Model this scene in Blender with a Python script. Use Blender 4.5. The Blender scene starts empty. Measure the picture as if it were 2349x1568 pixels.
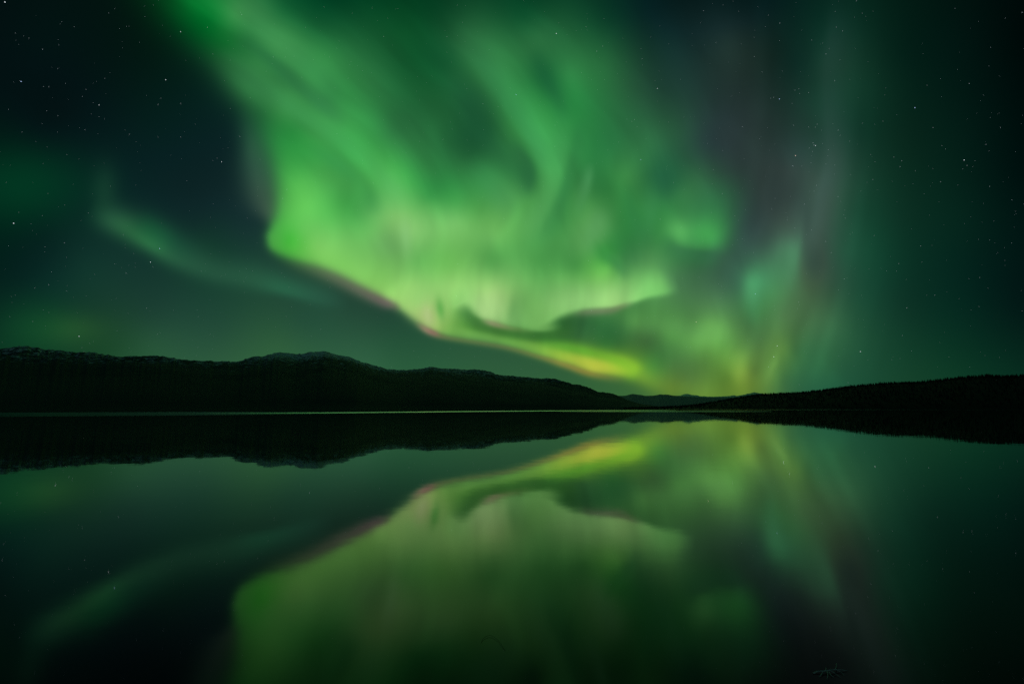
import bpy, math
import numpy as np
R = math.radians
# ---------------------------------------------------------------- camera, world, exposure
scene = bpy.context.scene
COL = scene.collection
PITCH = R(8.85)                       # the camera looks up a little
EYE = 2.0                             # metres above the water
cam_data = bpy.data.cameras.new('camera'); cam = bpy.data.objects.new('camera', cam_data); COL.objects.link(cam)
cam.location = (0, 0, EYE); cam.rotation_euler = (R(90) + PITCH, 0, 0)
cam_data.sensor_width = 36.0; cam_data.lens = 15.0; cam_data.clip_start = 0.1; cam_data.clip_end = 2.0e6
scene.camera = cam
world = bpy.data.worlds.new('World'); scene.world = world; world.use_nodes = True
wn = world.node_tree.nodes; wl = world.node_tree.links
FILL_EL, FILL_AZ = R(24), R(205)      # added fill light from an unseen source, low behind the camera's left shoulder
st = wn.new('ShaderNodeTexSky'); st.sky_type = 'NISHITA'; st.sun_disc = False; st.sun_elevation = FILL_EL; st.sun_rotation = FILL_AZ
tint = wn.new('ShaderNodeMix'); tint.data_type = 'RGBA'; tint.blend_type = 'MULTIPLY'; tint.inputs[0].default_value = 1; tint.inputs[7].default_value = (.35, .95, .8, 1)   # greens the fill light on the crests
wl.new(st.outputs[0], tint.inputs[6]); wl.new(tint.outputs[2], wn['Background'].inputs['Color']); wn['Background'].inputs['Strength'].default_value = 0.0036   # dim sky fill behind the camera, added to light the mountains
fill_data = bpy.data.lights.new('fill_sun', 'SUN'); fill_data.energy = 0.035; fill_data.angle = R(.5); fill_data.color = (.42, .95, 1.0)  # sun lamp added to give the dark slopes form
fill_sun = bpy.data.objects.new('fill_sun', fill_data); COL.objects.link(fill_sun)
fill_sun.rotation_euler = (R(90) - FILL_EL, 0, -FILL_AZ + R(180)); fill_sun.location = (0, -20, 30)
vs = scene.view_settings; vs.view_transform = 'Standard'; vs.look = 'None'; vs.exposure = 0.0; vs.gamma = 1.0
scene.render.engine = 'CYCLES'
scene.cycles.use_denoising = False    # a long high-sensitivity exposure keeps its fine grain (and its stars)
scene.cycles.transparent_max_bounces = 48
scene.cycles.max_bounces = 8; scene.cycles.glossy_bounces = 4; scene.cycles.diffuse_bounces = 2
scene.cycles.sample_clamp_indirect = 3.0

# ---------------------------------------------------------------- helpers
def mesh_obj(name, verts, faces, mat=None, smooth=True, parent=None):
    me = bpy.data.meshes.new(name); verts = np.asarray(verts, np.float32); 
    if isinstance(faces, np.ndarray):
        n, k = faces.shape
        me.vertices.add(len(verts)); me.vertices.foreach_set('co', verts.ravel())
        me.loops.add(n * k); me.loops.foreach_set('vertex_index', faces.astype(np.int32).ravel())
        me.polygons.add(n); me.polygons.foreach_set('loop_start', np.arange(0, n * k, k, dtype=np.int32))
        me.update(calc_edges=True); me.validate()
    else:
        me.from_pydata([tuple(v) for v in verts], [], faces)
    if smooth: me.polygons.foreach_set('use_smooth', np.ones(len(me.polygons), bool))
    if mat: me.materials.append(mat)
    o = bpy.data.objects.new(name, me); COL.objects.link(o)
    if parent: o.parent = parent
    return o
def tag(o, label=None, cat=None, group=None, kind=None):
    if label: o['label'] = label
    if cat: o['category'] = cat
    if group: o['group'] = group
    if kind: o['kind'] = kind
    return o
def colour_attr(me, rgb):
    a = me.color_attributes.new('glow', 'FLOAT_COLOR', 'POINT')
    a.data.foreach_set('color', np.hstack([rgb, np.ones((len(rgb), 1))]).astype(np.float32).ravel())
def grid_faces(nr, nc, keep=None):
    i = np.arange(nr * nc).reshape(nr, nc)
    f = np.stack([i[:-1, :-1], i[:-1, 1:], i[1:, 1:], i[1:, :-1]], -1).reshape(-1, 4)
    if keep is None: return f, None
    f = f[keep.ravel()[f].any(1)]; u, inv = np.unique(f, return_inverse=True)
    return inv.reshape(f.shape), u
def new_mat(name):
    m = bpy.data.materials.new(name); m.use_nodes = True; m.node_tree.nodes.clear()
    return m, m.node_tree.nodes, m.node_tree.links
def hash2(ix, iy, seed):
    h = (ix.astype(np.int64) * 374761393 + iy.astype(np.int64) * 668265263 + seed * 974711) & 0xffffffff
    h = ((h ^ (h >> 13)) * 1274126177) & 0xffffffff
    return ((h ^ (h >> 16)) & 0xffff) / 65535.0
def vnoise(x, y, seed=0):
    ix, iy = np.floor(x), np.floor(y); fx, fy = x - ix, y - iy
    fx = fx * fx * (3 - 2 * fx); fy = fy * fy * (3 - 2 * fy)
    a, b, c, d = hash2(ix, iy, seed), hash2(ix + 1, iy, seed), hash2(ix, iy + 1, seed), hash2(ix + 1, iy + 1, seed)
    return (a + (b - a) * fx) * (1 - fy) + (c + (d - c) * fx) * fy
def fbm(x, y, seed=0, oct=5, ridged=False):
    o = 0; w = .5; t = 0
    for k in range(oct):
        n = vnoise(x * 2 ** k + 17 * k, y * 2 ** k - 11 * k, seed + k)
        o = o + w * (1 - np.abs(2 * n - 1) if ridged else n); t += w; w *= .5
    return o / t
# ---------------------------------------------------------------------------------------------
# THE NIGHT SKY AND THE AURORA: a chart of colours over directions of the sky. Chart coordinates
# are those of a gnomonic sky chart (u to the right, v down; 1067.6 chart units = one tangent unit
# at the chart centre, azimuth 0, elevation PITCH). Everything built from it stands in the world.
# ---------------------------------------------------------------------------------------------
CF, CU, CV = 979.0, 1174.5, 784.0
def chart_dir(u, v):
    a = (np.asarray(u, float) - CU) / CF; b = (CV - np.asarray(v, float)) / CF
    d = np.stack([a, np.cos(PITCH) - b * np.sin(PITCH), np.sin(PITCH) + b * np.cos(PITCH)], -1)
    return d / np.linalg.norm(d, axis=-1, keepdims=True)
def dir_chart(d):
    w = d[..., 1] * np.cos(PITCH) + d[..., 2] * np.sin(PITCH)
    b = -d[..., 1] * np.sin(PITCH) + d[..., 2] * np.cos(PITCH)
    w = np.maximum(w, 0.12)
    return CU + CF * d[..., 0] / w, CV - CF * b / w
def to_lin(c):
    c = np.clip(c, 0, 255) / 255.0
    return np.where(c <= 0.04045, c / 12.92, ((c + 0.055) / 1.055) ** 2.4)
def sstep(a, b, x):
    t = np.clip((x - a) / (b - a), 0, 1); return t * t * (3 - 2 * t)
def spline(P, n=10):
    P = np.asarray(P, float); Q = np.vstack([2 * P[0] - P[1], P, 2 * P[-1] - P[-2]]); out = []
    for i in range(len(P) - 1):
        p0, p1, p2, p3 = Q[i:i + 4]
        for t in np.arange(n) / n:
            out.append(0.5 * (2 * p1 + (p2 - p0) * t + (2 * p0 - 5 * p1 + 4 * p2 - p3) * t * t + (3 * p1 - p0 - 3 * p2 + p3) * t ** 3))
    out.append(P[-1]); return np.array(out)
def near(path, U, V):
    """signed distance to a polyline (positive on its right when walking it, i.e. below a left-to-right path) + the path's other values there"""
    best = np.full(U.shape, 1e18); sd = np.zeros(U.shape); val = np.zeros(U.shape + (path.shape[1] - 2,))
    for i in range(len(path) - 1):
        a, b = path[i], path[i + 1]; dx, dy = b[0] - a[0], b[1] - a[1]; L = dx * dx + dy * dy + 1e-9
        t = np.clip(((U - a[0]) * dx + (V - a[1]) * dy) / L, 0, 1)
        ex, ey = U - a[0] - t * dx, V - a[1] - t * dy; d2 = ex * ex + ey * ey
        m = d2 < best
        if not m.any(): continue
        best = np.where(m, d2, best); sg = np.where(dx * (V - a[1]) - dy * (U - a[0]) >= 0, 1, -1)
        sd = np.where(m, sg * np.sqrt(d2), sd)
        val[m] = (a[2:] + (b[2:] - a[2:]) * t[..., None])[m]
    return sd, val
def stroke(C, U, V, P, s=1.0, p=2.0):
    """paint a soft ribbon: rows are u, v, width above, width below, r, g, b, opacity"""
    path = spline(P, 8); w = path[:, 2:4].max() * 3.2
    m = (U > path[:, 0].min() - w) & (U < path[:, 0].max() + w) & (V > path[:, 1].min() - w) & (V < path[:, 1].max() + w)
    if not m.any(): return
    sd, val = near(path, U[m], V[m])
    wd = np.where(sd < 0, val[:, 0], val[:, 1]) * s
    a = np.exp(-0.5 * np.abs(sd / wd) ** p) * np.clip(val[:, 5], 0, 1)
    C[m] += (val[:, 2:5] - C[m]) * a[:, None]
def blob(C, U, V, u, v, su, sv, rot, r, g, b, al):
    c, s_ = np.cos(np.radians(rot)), np.sin(np.radians(rot)); x, y = U - u, V - v
    a = al * np.exp(-0.5 * (((x * c + y * s_) / su) ** 2 + ((-x * s_ + y * c) / sv) ** 2))
    C += (np.array([r, g, b], float) - C) * a[..., None]
def field(S, U, V, smooth=0.0):
    """smooth surface through scattered colours (thin plate)"""
    S = np.array(S, float); X = S[:, :2] / 300.0; n = len(S)
    k = lambda r2: np.where(r2 > 1e-12, 0.5 * r2 * np.log(np.maximum(r2, 1e-12)), 0)
    A = np.zeros((n + 3, n + 3)); d = X[:, None] - X[None]; A[:n, :n] = k((d ** 2).sum(-1)) + smooth * np.eye(n)
    A[:n, n] = 1; A[:n, n + 1:] = X; A[n, :n] = 1; A[n + 1:, :n] = X.T
    w = np.linalg.solve(A, np.vstack([S[:, 2:], np.zeros((3, 3))]))
    out = w[n] + (U[..., None] / 300) * w[n + 1] + (V[..., None] / 300) * w[n + 2]
    for i in range(n):
        out = out + k((U / 300 - X[i, 0]) ** 2 + (V / 300 - X[i, 1]) ** 2)[..., None] * w[i]
    return out
def vn(x, y, seed):
    ix, iy = np.floor(x), np.floor(y); fx, fy = x - ix, y - iy; fx = fx * fx * (3 - 2 * fx); fy = fy * fy * (3 - 2 * fy)
    h = lambda a, b: np.modf(np.abs(np.sin(a * 127.1 + b * 311.7 + seed * 74.7) * 43758.5))[0]
    return (h(ix, iy) * (1 - fx) + h(ix + 1, iy) * fx) * (1 - fy) + (h(ix, iy + 1) * (1 - fx) + h(ix + 1, iy + 1) * fx) * fy
def wave(seed, x, n=9, lo=0.02, hi=0.2):
    r = np.random.RandomState(seed); o = 0 * x
    for i in range(n):
        o = o + np.sin(x * r.uniform(lo, hi) + r.uniform(0, 6.28)) * r.uniform(.5, 1)
    return o / n ** .5

# sky outside the aurora's body: left of it, under it
OUT = [(-300,-300,1,8,10),(300,-400,1,12,12),(-200,300,2,16,20),(-200,700,6,34,30),(100,100,3,20,22),(100,300,4,22,26),(60,425,3,46,32),(100,540,6,36,35),(40,640,6,36,36),
 (120,660,12,48,46),(60,800,14,56,40),(350,100,3,24,20),(240,20,3,20,19),(350,300,6,32,34),(300,400,9,34,40),(430,420,12,36,44),(520,400,14,38,46),
 (500,200,6,34,34),(450,500,16,44,48),(200,620,18,56,52),(350,720,30,68,60),(200,720,22,60,50),(250,790,28,72,50),(350,790,40,86,66),(480,560,20,58,52),(560,520,22,52,56),
 (500,750,36,78,66),(700,740,38,82,68),(640,790,48,96,70),(850,760,40,84,68),(850,820,48,98,76),(740,690,36,78,66),(900,790,40,88,68),(1000,830,44,94,70),(1100,850,48,96,70),(1200,870,50,98,70),(1300,880,52,100,68),
 (1400,890,56,104,66),(1500,915,64,110,64),(560,620,26,66,58),(600,600,28,66,60),(680,640,34,70,62),(780,690,36,74,64),(880,730,36,76,64),(-200,850,12,52,40),(300,900,40,86,62),(900,900,50,102,74),(1300,940,58,108,70),
 (1560,420,30,60,60),(1100,300,30,60,60)]
# the body of the aurora and the sky to the right of it
INN = [(300,-300,2,30,16),(800,-400,3,30,18),(1400,-400,2,18,16),(2000,-400,1,14,14),(2700,-300,0,4,6),
 (437,10,6,110,46),(480,50,4,112,46),(380,10,4,80,34),(520,100,20,112,52),(571,101,36,112,62),(640,180,46,118,68),(672,188,46,116,66),(750,230,48,126,72),(538,34,52,132,74),(638,101,60,142,80),(722,161,58,146,80),(790,210,50,138,76),
 (504,141,38,118,64),(571,195,56,140,78),(655,242,60,150,80),(740,290,62,154,80),(600,262,40,118,66),(672,296,44,142,70),(640,330,46,148,72),(700,360,56,160,78),(655,380,62,168,80),(689,420,84,186,90),(706,470,96,194,95),(650,450,80,180,84),
 (770,380,62,154,78),(814,353,62,166,82),(881,410,76,176,86),(864,454,94,180,100),(814,415,66,152,78),(770,440,72,166,84),(800,460,62,152,74),(820,490,74,162,84),(740,500,92,188,94),
 (650,20,22,96,56),(720,60,22,92,54),(800,130,40,114,66),(830,84,24,92,54),(860,180,40,112,66),(860,260,48,132,74),(941,67,12,76,42),(1000,20,8,64,38),(898,302,44,116,68),(930,360,52,136,74),(982,202,24,90,52),(1000,290,36,104,62),(930,150,20,88,50),
 (1082,319,25,82,50),(1075,270,28,86,52),(1099,235,35,95,58),(1060,380,42,112,64),(980,400,50,136,74),(982,454,62,152,80),(930,430,70,168,84),
 (1066,94,38,100,62),(1116,168,50,125,72),(1166,235,52,136,75),(1217,302,58,146,78),(1250,386,65,152,82),(1267,437,76,162,86),(1030,140,22,86,52),
 (1234,84,38,104,64),(1301,168,45,125,72),(1317,235,40,130,70),(1351,302,42,126,70),(1250,175,30,105,60),(1200,40,16,78,48),(1116,420,58,142,78),(1217,396,48,122,68),(1180,340,48,124,70),(1150,454,75,152,85),(1060,440,58,146,78),
 (1317,420,52,128,70),(1385,437,46,120,65),(1435,403,58,134,75),(1525,413,34,94,64),(1562,437,52,118,75),(1400,340,42,118,70),(1452,202,36,84,60),(1519,202,30,65,56),(1385,50,14,64,45),(1485,34,8,36,38),(1400,130,34,94,60),(1450,300,42,105,68),(1560,300,40,84,66),(1500,330,44,104,70),(1620,330,40,64,66),(1600,400,46,96,70),
 (641,550,76,176,76),(665,550,72,186,70),(690,530,96,194,92),(728,566,122,204,105),(796,555,112,194,104),(851,530,102,182,100),(906,490,124,196,114),(941,530,134,200,122),(892,563,104,168,96),(1043,509,114,190,110),(1015,550,114,190,106),(1097,481,78,156,82),(1138,536,106,182,100),(1125,591,84,160,85),(960,600,106,184,100),(980,470,84,170,92),(1040,460,66,156,82),
 (830,610,122,196,104),(780,600,124,202,104),(880,640,124,192,102),(947,659,146,206,120),(961,690,154,210,126),(985,725,172,204,130),(1043,654,144,206,120),(1125,690,162,212,128),(1030,610,112,188,98),(1060,690,132,200,112),
 (1128,604,86,160,86),(1238,604,76,155,82),(1320,610,70,146,76),(1292,640,92,168,90),(1200,650,112,184,104),(1374,640,106,186,92),(1391,616,98,186,90),(1388,577,60,150,72),(1347,566,86,162,90),(1374,522,84,156,90),(1429,600,62,130,75),(1497,591,74,140,85),(1251,468,78,166,86),(1292,495,66,146,76),(1347,468,70,146,80),(1374,430,46,120,66),(1429,503,48,125,66),(1470,480,52,132,72),(1497,522,50,130,70),(1200,560,86,168,90),(1128,550,104,180,100),(1270,550,70,148,78),
 (1480,640,84,150,88),(1560,640,66,116,80),(1600,599,50,98,68),(1661,599,52,88,75),(1690,520,46,72,72),(1550,590,58,120,74),
 (1333,741,45,96,56),(1374,741,48,105,60),(1292,766,56,112,52),(1238,772,58,114,50),(1300,725,52,106,58),(1156,760,64,122,54),(1100,742,72,132,60),(1456,700,70,130,74),(1484,727,75,135,75),(1456,740,82,145,80),(1538,763,85,150,80),(1631,766,108,178,92),(1484,782,62,106,62),(1420,790,58,112,58),(1648,686,72,120,85),(1560,700,72,126,78),(1590,740,82,140,80),(1385,790,58,118,56),
 (1040,760,114,176,84),(1116,784,104,164,78),(1217,805,112,168,74),(1284,820,142,180,66),(1368,845,168,188,66),(1435,850,138,188,54),(1469,862,118,165,56),(1519,885,104,142,58),(1553,895,106,140,56),(1500,840,74,134,62),(1540,840,74,122,66),
 (1610,835,80,126,65),(1701,858,116,154,66),(1671,868,92,132,56),(1688,822,108,160,76),(1711,890,104,136,56),(1728,850,90,126,62),(1795,801,86,132,70),(1829,801,60,110,70),(1896,835,45,100,70),(1768,860,92,140,72),(1800,870,62,112,70),(1627,895,98,138,60),(1580,868,84,124,64),(1660,790,96,158,80),(1700,740,72,122,76),(1740,780,76,122,74),
 (1930,835,38,90,66),(2064,818,22,75,58),(2200,850,14,66,50),(2340,850,8,52,42),(2340,700,3,30,30),(2200,700,6,48,42),(2064,690,16,62,52),(2200,500,6,44,38),(2340,400,0,20,20),(2200,300,4,34,30),(2200,100,2,26,24),(2340,100,0,12,12),(2064,500,14,58,48),(2064,300,10,46,38),(2064,120,5,38,32),
 (1731,652,66,132,92),(1700,652,56,102,82),(1795,621,72,128,94),(1775,590,62,98,84),(1735,715,68,128,80),(1795,531,58,80,76),(1762,480,48,64,66),(1846,497,62,80,78),(1882,447,60,84,78),(1862,615,62,80,72),(1885,580,54,76,70),(1930,581,40,85,70),(1862,665,66,96,74),(1795,715,75,120,80),(1896,648,54,84,70),(1960,480,30,76,62),(1960,690,34,84,66),(1896,740,58,104,74),
 (1870,300,30,60,54),(1900,150,24,60,50),(1905,50,10,46,38),(1913,220,24,66,54),(1970,300,18,58,48),(1728,269,36,52,54),(1678,101,30,50,50),(1795,420,50,62,64),(1760,400,44,58,60),(1830,440,54,70,70),(1760,130,20,40,38),(1790,300,34,54,54),(1830,350,42,66,66),(1830,150,14,44,40),(1700,20,10,30,36),(1580,100,20,46,48),(1600,210,30,56,54),(1680,380,42,62,62),(1640,460,48,100,74),(1720,330,40,56,58),
 (2500,860,6,42,36),(2500,500,1,20,20),(1700,960,80,120,60),(2100,960,26,80,60),(1400,960,90,130,60),(2650,700,1,16,18),(1000,-100,6,50,30),(1400,-100,8,40,32),(1900,-100,6,32,28),(500,-100,4,80,36)]
# where the body ends: u, v, softness
EDGE = [(220,-420,60),(290,-90,54),(350,10,50),(425,80,46),(485,140,40),(528,200,36),(572,262,32),(606,322,28),(626,380,24),(635,440,21),(632,485,17),(620,518,12),(612,545,10),(624,574,10),(674,598,14.3),(728,617,15.6),(783,640,14.3),(838,670,13.0),(892,697,9.1),(911,705,9.1),(947,732,10.4),(977,754,7.8),(1010,767,7.8),(1070,779,7.8),(1152,792,7.8),(1217,811,7.8),(1262,824,7.8),(1284,832,7.8),(1310,838,7.8),(1334,848,7.8),(1356,857,7.8),(1380,860,9.1),(1405,862,10.4),(1435,866,11.7),(1469,876,15.6),(1500,892,18.2),(1530,908,20.8),(1600,960,26.0),(1700,1400,26.0)]
def sky_colours(U, V):
    """(colour of the whole sky, how far inside the aurora's body)"""
    A = np.clip(field(OUT, U, V, .002) * np.array([.95, .95, .84]), 0, 255); B = np.clip(field(INN, U, V, .0005), 0, 255)
    far_right = sstep(1880, 2120, U); B *= np.stack([1 - .1 * far_right, 1 - .17 * far_right, .92 - .20 * far_right], -1)
    dark = sstep(1400, 1560, U) * (1 - sstep(640, 740, V))      # the dim violet grey right of the body stays nearly neutral
    B[..., 0] += (np.minimum(B[..., 0], (.75 - .05 * sstep(1800, 1860, U)) * B[..., 1]) - B[..., 0]) * dark; B[..., 2] += (np.minimum(B[..., 2], 1.0 * B[..., 1]) - B[..., 2]) * dark
    A[..., 2] = np.minimum(A[..., 2], 1.0 * A[..., 1] + 1)
    # --- faint things outside the body: the arc on the left, the glow over the left fell, the grey veil
    stroke(A, U, V, [(205,470,26,24,30,84,56,0),(248,500,26,22,44,98,66,.75),(302,531,30,20,46,108,66,.85),(353,561,30,17,50,118,72,.9),(403,591,30,18,46,102,69,.75),(487,625,28,18,43,92,67,.65),(571,641,28,18,43,94,68,.7),(655,665,24,11,42,102,73,.8),(740,686,22,12,44,96,74,.5),(800,700,18,12,44,92,74,0)])
    stroke(A, U, V, [(300,495,24,20,14,70,46,0),(345,525,22,20,14,84,50,.4),(410,565,22,20,18,78,54,.3),(480,598,22,20,24,72,56,0)])
    blob(A, U, V, 238, 436, 22, 40, 4, 36, 78, 56, .5)
    blob(A, U, V, 150, 756, 60, 26, 0, 44, 88, 46, .8); blob(A, U, V, 80, 752, 70, 50, 0, 14, 72, 40, .6); blob(A, U, V, 40, 425, 130, 55, 0, 3, 58, 36, .7)
    stroke(A, U, V, [(560,240,60,20,34,76,60,0),(580,320,60,24,44,88,66,.75),(592,390,60,30,54,92,72,.8),(606,450,50,30,64,92,74,.75),(622,492,30,18,66,90,74,.7),(634,520,18,12,56,80,68,0)])
    # --- stripes and folds inside the body
    stroke(B, U, V, [(1262,350,16,24,62,148,80,0),(1268,430,24,20,76,164,86,.6),(1246,500,40,14,78,166,86,.7),(1205,590,40,18,88,168,90,0)])
    stroke(B, U, V, [(1356,370,6,10,72,142,86,0),(1350,410,8,12,72,146,86,.7),(1336,460,9,14,72,146,82,.6),(1322,510,10,14,70,146,80,0)])
    stroke(B, U, V, [(1300,400,12,8,46,120,64,0),(1296,440,13,8,46,122,64,.5),(1278,500,16,10,54,132,68,.5),(1262,550,16,10,60,140,72,0)])
    stroke(B, U, V, [(560,-20,26,22,52,128,72,0),(600,60,24,20,60,140,78,.6),(660,112,24,20,62,144,80,.7),(722,164,24,22,58,146,80,.6),(790,230,30,26,56,144,78,0)])
    stroke(B, U, V, [(500,110,20,20,44,124,68,0),(560,172,22,20,56,138,78,.7),(640,226,22,20,62,150,82,.8),(720,278,22,20,64,156,82,.8),(800,335,22,20,66,166,84,.8),(860,388,22,20,76,176,88,.8),(905,440,26,20,96,184,100,.6),(930,490,30,24,120,196,112,0)])
    stroke(B, U, V, [(540,80,12,12,34,112,60,0),(610,130,13,13,40,114,64,.7),(680,192,14,13,44,116,66,.7),(750,250,14,12,50,128,72,.6),(800,290,14,12,54,138,74,0)])
    stroke(B, U, V, [(700,330,14,14,46,144,72,0),(770,372,15,14,56,150,76,.6),(825,420,16,16,60,148,72,.8),(848,460,18,16,66,152,76,.8),(850,500,18,16,84,160,84,0)])
    stroke(B, U, V, [(1030,60,32,15,34,98,58,0),(1100,140,32,15,48,122,70,.8),(1150,215,32,15,52,134,74,.8),(1200,285,32,14,56,144,78,.8),(1240,360,32,13,64,152,82,.8),(1262,420,30,13,72,160,84,0)])
    stroke(B, U, V, [(1020,150,34,24,24,88,52,0),(1070,230,34,20,26,86,52,.7),(1100,300,30,18,26,84,50,.8),(1130,340,24,18,36,98,58,.6),(1180,390,22,16,46,118,66,.5),(1210,420,20,14,52,126,70,0)])
    stroke(B, U, V, [(1220,110,14,14,28,98,58,0),(1250,175,15,14,28,102,58,.8),(1280,230,15,14,34,112,62,.6),(1300,290,15,14,40,122,66,0)])
    # folds in the middle of the body
    stroke(B, U, V, [(1080,350,26,22,52,132,72,0),(1110,400,26,24,60,146,80,.6),(1150,445,26,24,72,156,86,.6),(1200,480,24,22,84,166,92,0)])
    stroke(B, U, V, [(1165,320,10,22,42,112,64,0),(1195,352,9,22,44,112,64,.7),(1215,388,8,20,46,116,66,.8),(1212,425,8,18,52,124,70,.6),(1196,455,12,16,60,136,76,0)])
    stroke(B, U, V, [(1330,270,16,12,40,120,66,0),(1326,320,15,12,44,124,66,.6),(1312,380,14,12,48,126,67,.7),(1290,440,14,12,52,130,69,.7),(1256,520,16,12,62,142,74,.6),(1236,570,16,14,70,150,80,0)])
    stroke(B, U, V, [(1292,250,14,18,52,136,74,0),(1288,340,14,18,62,150,80,.6),(1266,430,13,20,76,162,86,.7),(1230,500,16,20,92,174,94,.6),(1190,550,20,22,104,182,100,0)])
    stroke(B, U, V, [(1376,470,16,12,82,150,88,0),(1370,510,18,14,88,160,92,.6),(1356,555,18,14,90,164,92,.6),(1366,600,16,14,90,170,90,0)])
    stroke(B, U, V, [(1360,548,8,12,60,146,70,0),(1384,578,9,13,60,150,70,.7),(1412,600,10,10,62,142,74,.7),(1432,628,12,9,62,130,74,.5),(1440,650,10,9,66,130,76,0)])
    stroke(B, U, V, [(1494,400,14,14,54,130,74,0),(1494,460,15,15,58,138,77,.6),(1490,515,13,14,58,138,76,.6),(1484,560,12,12,60,132,76,0)])
    stroke(B, U, V, [(1440,420,12,14,46,122,66,0),(1446,470,12,14,46,122,64,.6),(1468,530,14,14,50,124,68,.5),(1500,575,14,14,58,122,72,0)])
    stroke(B, U, V, [(1630,400,40,30,46,108,72,0),(1642,470,36,34,52,130,74,.5),(1640,540,30,34,58,144,76,.6),(1628,580,24,24,52,110,74,0)])
    blob(B, U, V, 930, 545, 9, 30, -4, 140, 204, 126, .5); blob(B, U, V, 890, 560, 28, 22, 20, 102, 166, 94, .5)
    blob(B, U, V, 1088, 312, 34, 46, 12, 26, 82, 50, .5); blob(B, U, V, 1212, 402, 14, 26, -20, 42, 112, 64, .6); blob(B, U, V, 1528, 408, 26, 30, 0, 34, 94, 60, .5); blob(B, U, V, 815, 450, 30, 24, 40, 62, 150, 72, .5)
    # fold with a hard lower edge, from the hook over the gap to the right
    stroke(B, U, V, [(1030,690,30,10,150,206,122,0),(1068,706,38,8,150,206,120,.75),(1110,725,46,9,164,208,130,1),(1150,737,50,10,140,192,112,1),(1183,743,50,10,112,172,94,1),(1225,752,44,8,114,176,92,.95),(1262,750,34,9,112,172,90,.7),(1290,738,26,12,90,150,80,0)], p=2.6)
    stroke(B, U, V, [(1190,752,52,9,114,178,94,0),(1225,744,52,9,116,180,94,.6),(1258,728,50,10,126,190,102,.9),(1292,709,44,13,136,198,112,1),(1340,699,40,12,138,198,114,1),(1405,697,40,8,156,214,124,1),(1440,688,38,9,144,208,118,1),(1484,673,38,9,122,196,106,1),(1524,664,36,11,108,180,97,.95),(1556,650,30,14,90,150,92,0)], p=2.6)
    stroke(B, U, V, [(1058,694,9,12,78,134,66,0),(1070,714,10,14,66,126,60,.75),(1100,741,10,12,62,118,54,.9),(1150,758,10,11,60,116,50,.95),(1200,768,10,10,58,114,50,.95),(1245,774,9,9,54,110,48,1),(1300,774,14,14,50,104,50,.8),(1340,768,22,22,46,96,56,.6),(1420,780,22,20,54,106,58,0)])
    # bright low streak, yellowing towards the horizon
    stroke(B, U, V, [(1010,754,14,30,128,186,94,0),(1060,766,12,30,116,178,84,.8),(1116,780,12,30,106,168,78,.9),(1217,802,15,30,116,174,72,.95),(1284,816,18,30,150,188,66,1),(1340,831,19,30,178,196,68,1),(1380,839,19,30,186,200,68,1),(1425,846,20,28,164,200,58,1),(1454,853,18,26,138,192,52,.95),(1478,864,14,22,108,156,56,0)], p=2.8)
    stroke(B, U, V, [(1220,786,9,8,84,162,56,0),(1300,797,11,9,88,168,52,.7),(1380,817,11,9,98,176,46,.6),(1430,832,10,10,106,180,48,.5),(1460,848,10,12,100,164,54,0)])
    blob(B, U, V, 1560, 531, 26, 22, 30, 94, 182, 96, .75); blob(B, U, V, 1618, 540, 28, 30, 0, 70, 168, 82, .75)
    stroke(B, U, V, [(1520,535,10,16,48,122,66,0),(1548,568,8,18,54,116,70,.7),(1590,580,8,18,48,106,66,.8),(1630,584,8,18,48,100,68,.7),(1660,585,10,16,50,92,72,0)])
    blob(B, U, V, 1628, 766, 30, 19, -14, 114, 184, 94, .6); blob(B, U, V, 1560, 752, 50, 14, 8, 92, 154, 84, .4); blob(B, U, V, 1525, 413, 22, 26, 0, 34, 94, 64, .4)
    blob(B, U, V, 1128, 700, 26, 20, 20, 168, 214, 132, .6); blob(B, U, V, 1010, 708, 7, 18, -8, 86, 164, 72, .75); blob(B, U, V, 981, 725, 9, 18, -12, 182, 206, 136, .8)
    blob(B, U, V, 1178, 712, 8, 20, 10, 102, 164, 88, .5)
    # rays and the pale pillar on the right
    stroke(B, U, V, [(1842,455,5,26,64,88,80,0),(1834,528,8,34,70,104,86,.5),(1826,576,9,30,82,148,104,.6),(1816,630,12,30,76,136,94,.5),(1806,680,12,24,74,122,84,0)])
    stroke(B, U, V, [(1715,690,30,22,66,126,86,0),(1738,650,34,24,70,134,94,.4),(1775,612,34,26,70,132,92,.4),(1815,575,26,24,72,130,94,.35),(1840,520,22,18,68,100,88,0)])
    stroke(B, U, V, [(1752,600,16,16,66,124,88,0),(1735,640,16,18,78,160,106,.8),(1728,675,14,16,78,156,102,.8),(1728,720,12,12,70,138,86,.5),(1730,760,10,10,72,128,80,0)])
    stroke(B, U, V, [(1922,-60,34,14,12,50,42,0),(1910,80,34,12,30,60,52,.5),(1897,180,32,12,34,66,56,.5),(1903,290,30,14,46,74,66,.45),(1902,372,26,12,58,84,76,.6),(1887,432,22,12,64,92,84,.7),(1866,528,22,10,68,94,84,.6),(1848,590,24,12,66,90,78,0)])
    stroke(B, U, V, [(1785,780,6,6,88,134,70,0),(1778,825,6,7,104,156,76,.7),(1768,850,6,7,104,152,74,.7),(1756,890,7,8,94,130,62,0)])
    stroke(B, U, V, [(1704,800,12,12,112,166,78,0),(1700,850,13,11,122,160,66,.7),(1708,885,14,12,112,142,58,0)])
    # magenta lower fringe
    sd, val = near(spline(EDGE, 6), U, V); M = 1 / (1 + np.exp(np.clip(1.9 * sd / val[..., 0], -40, 40)))
    A0 = A + (B - A) * M[..., None]
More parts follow.
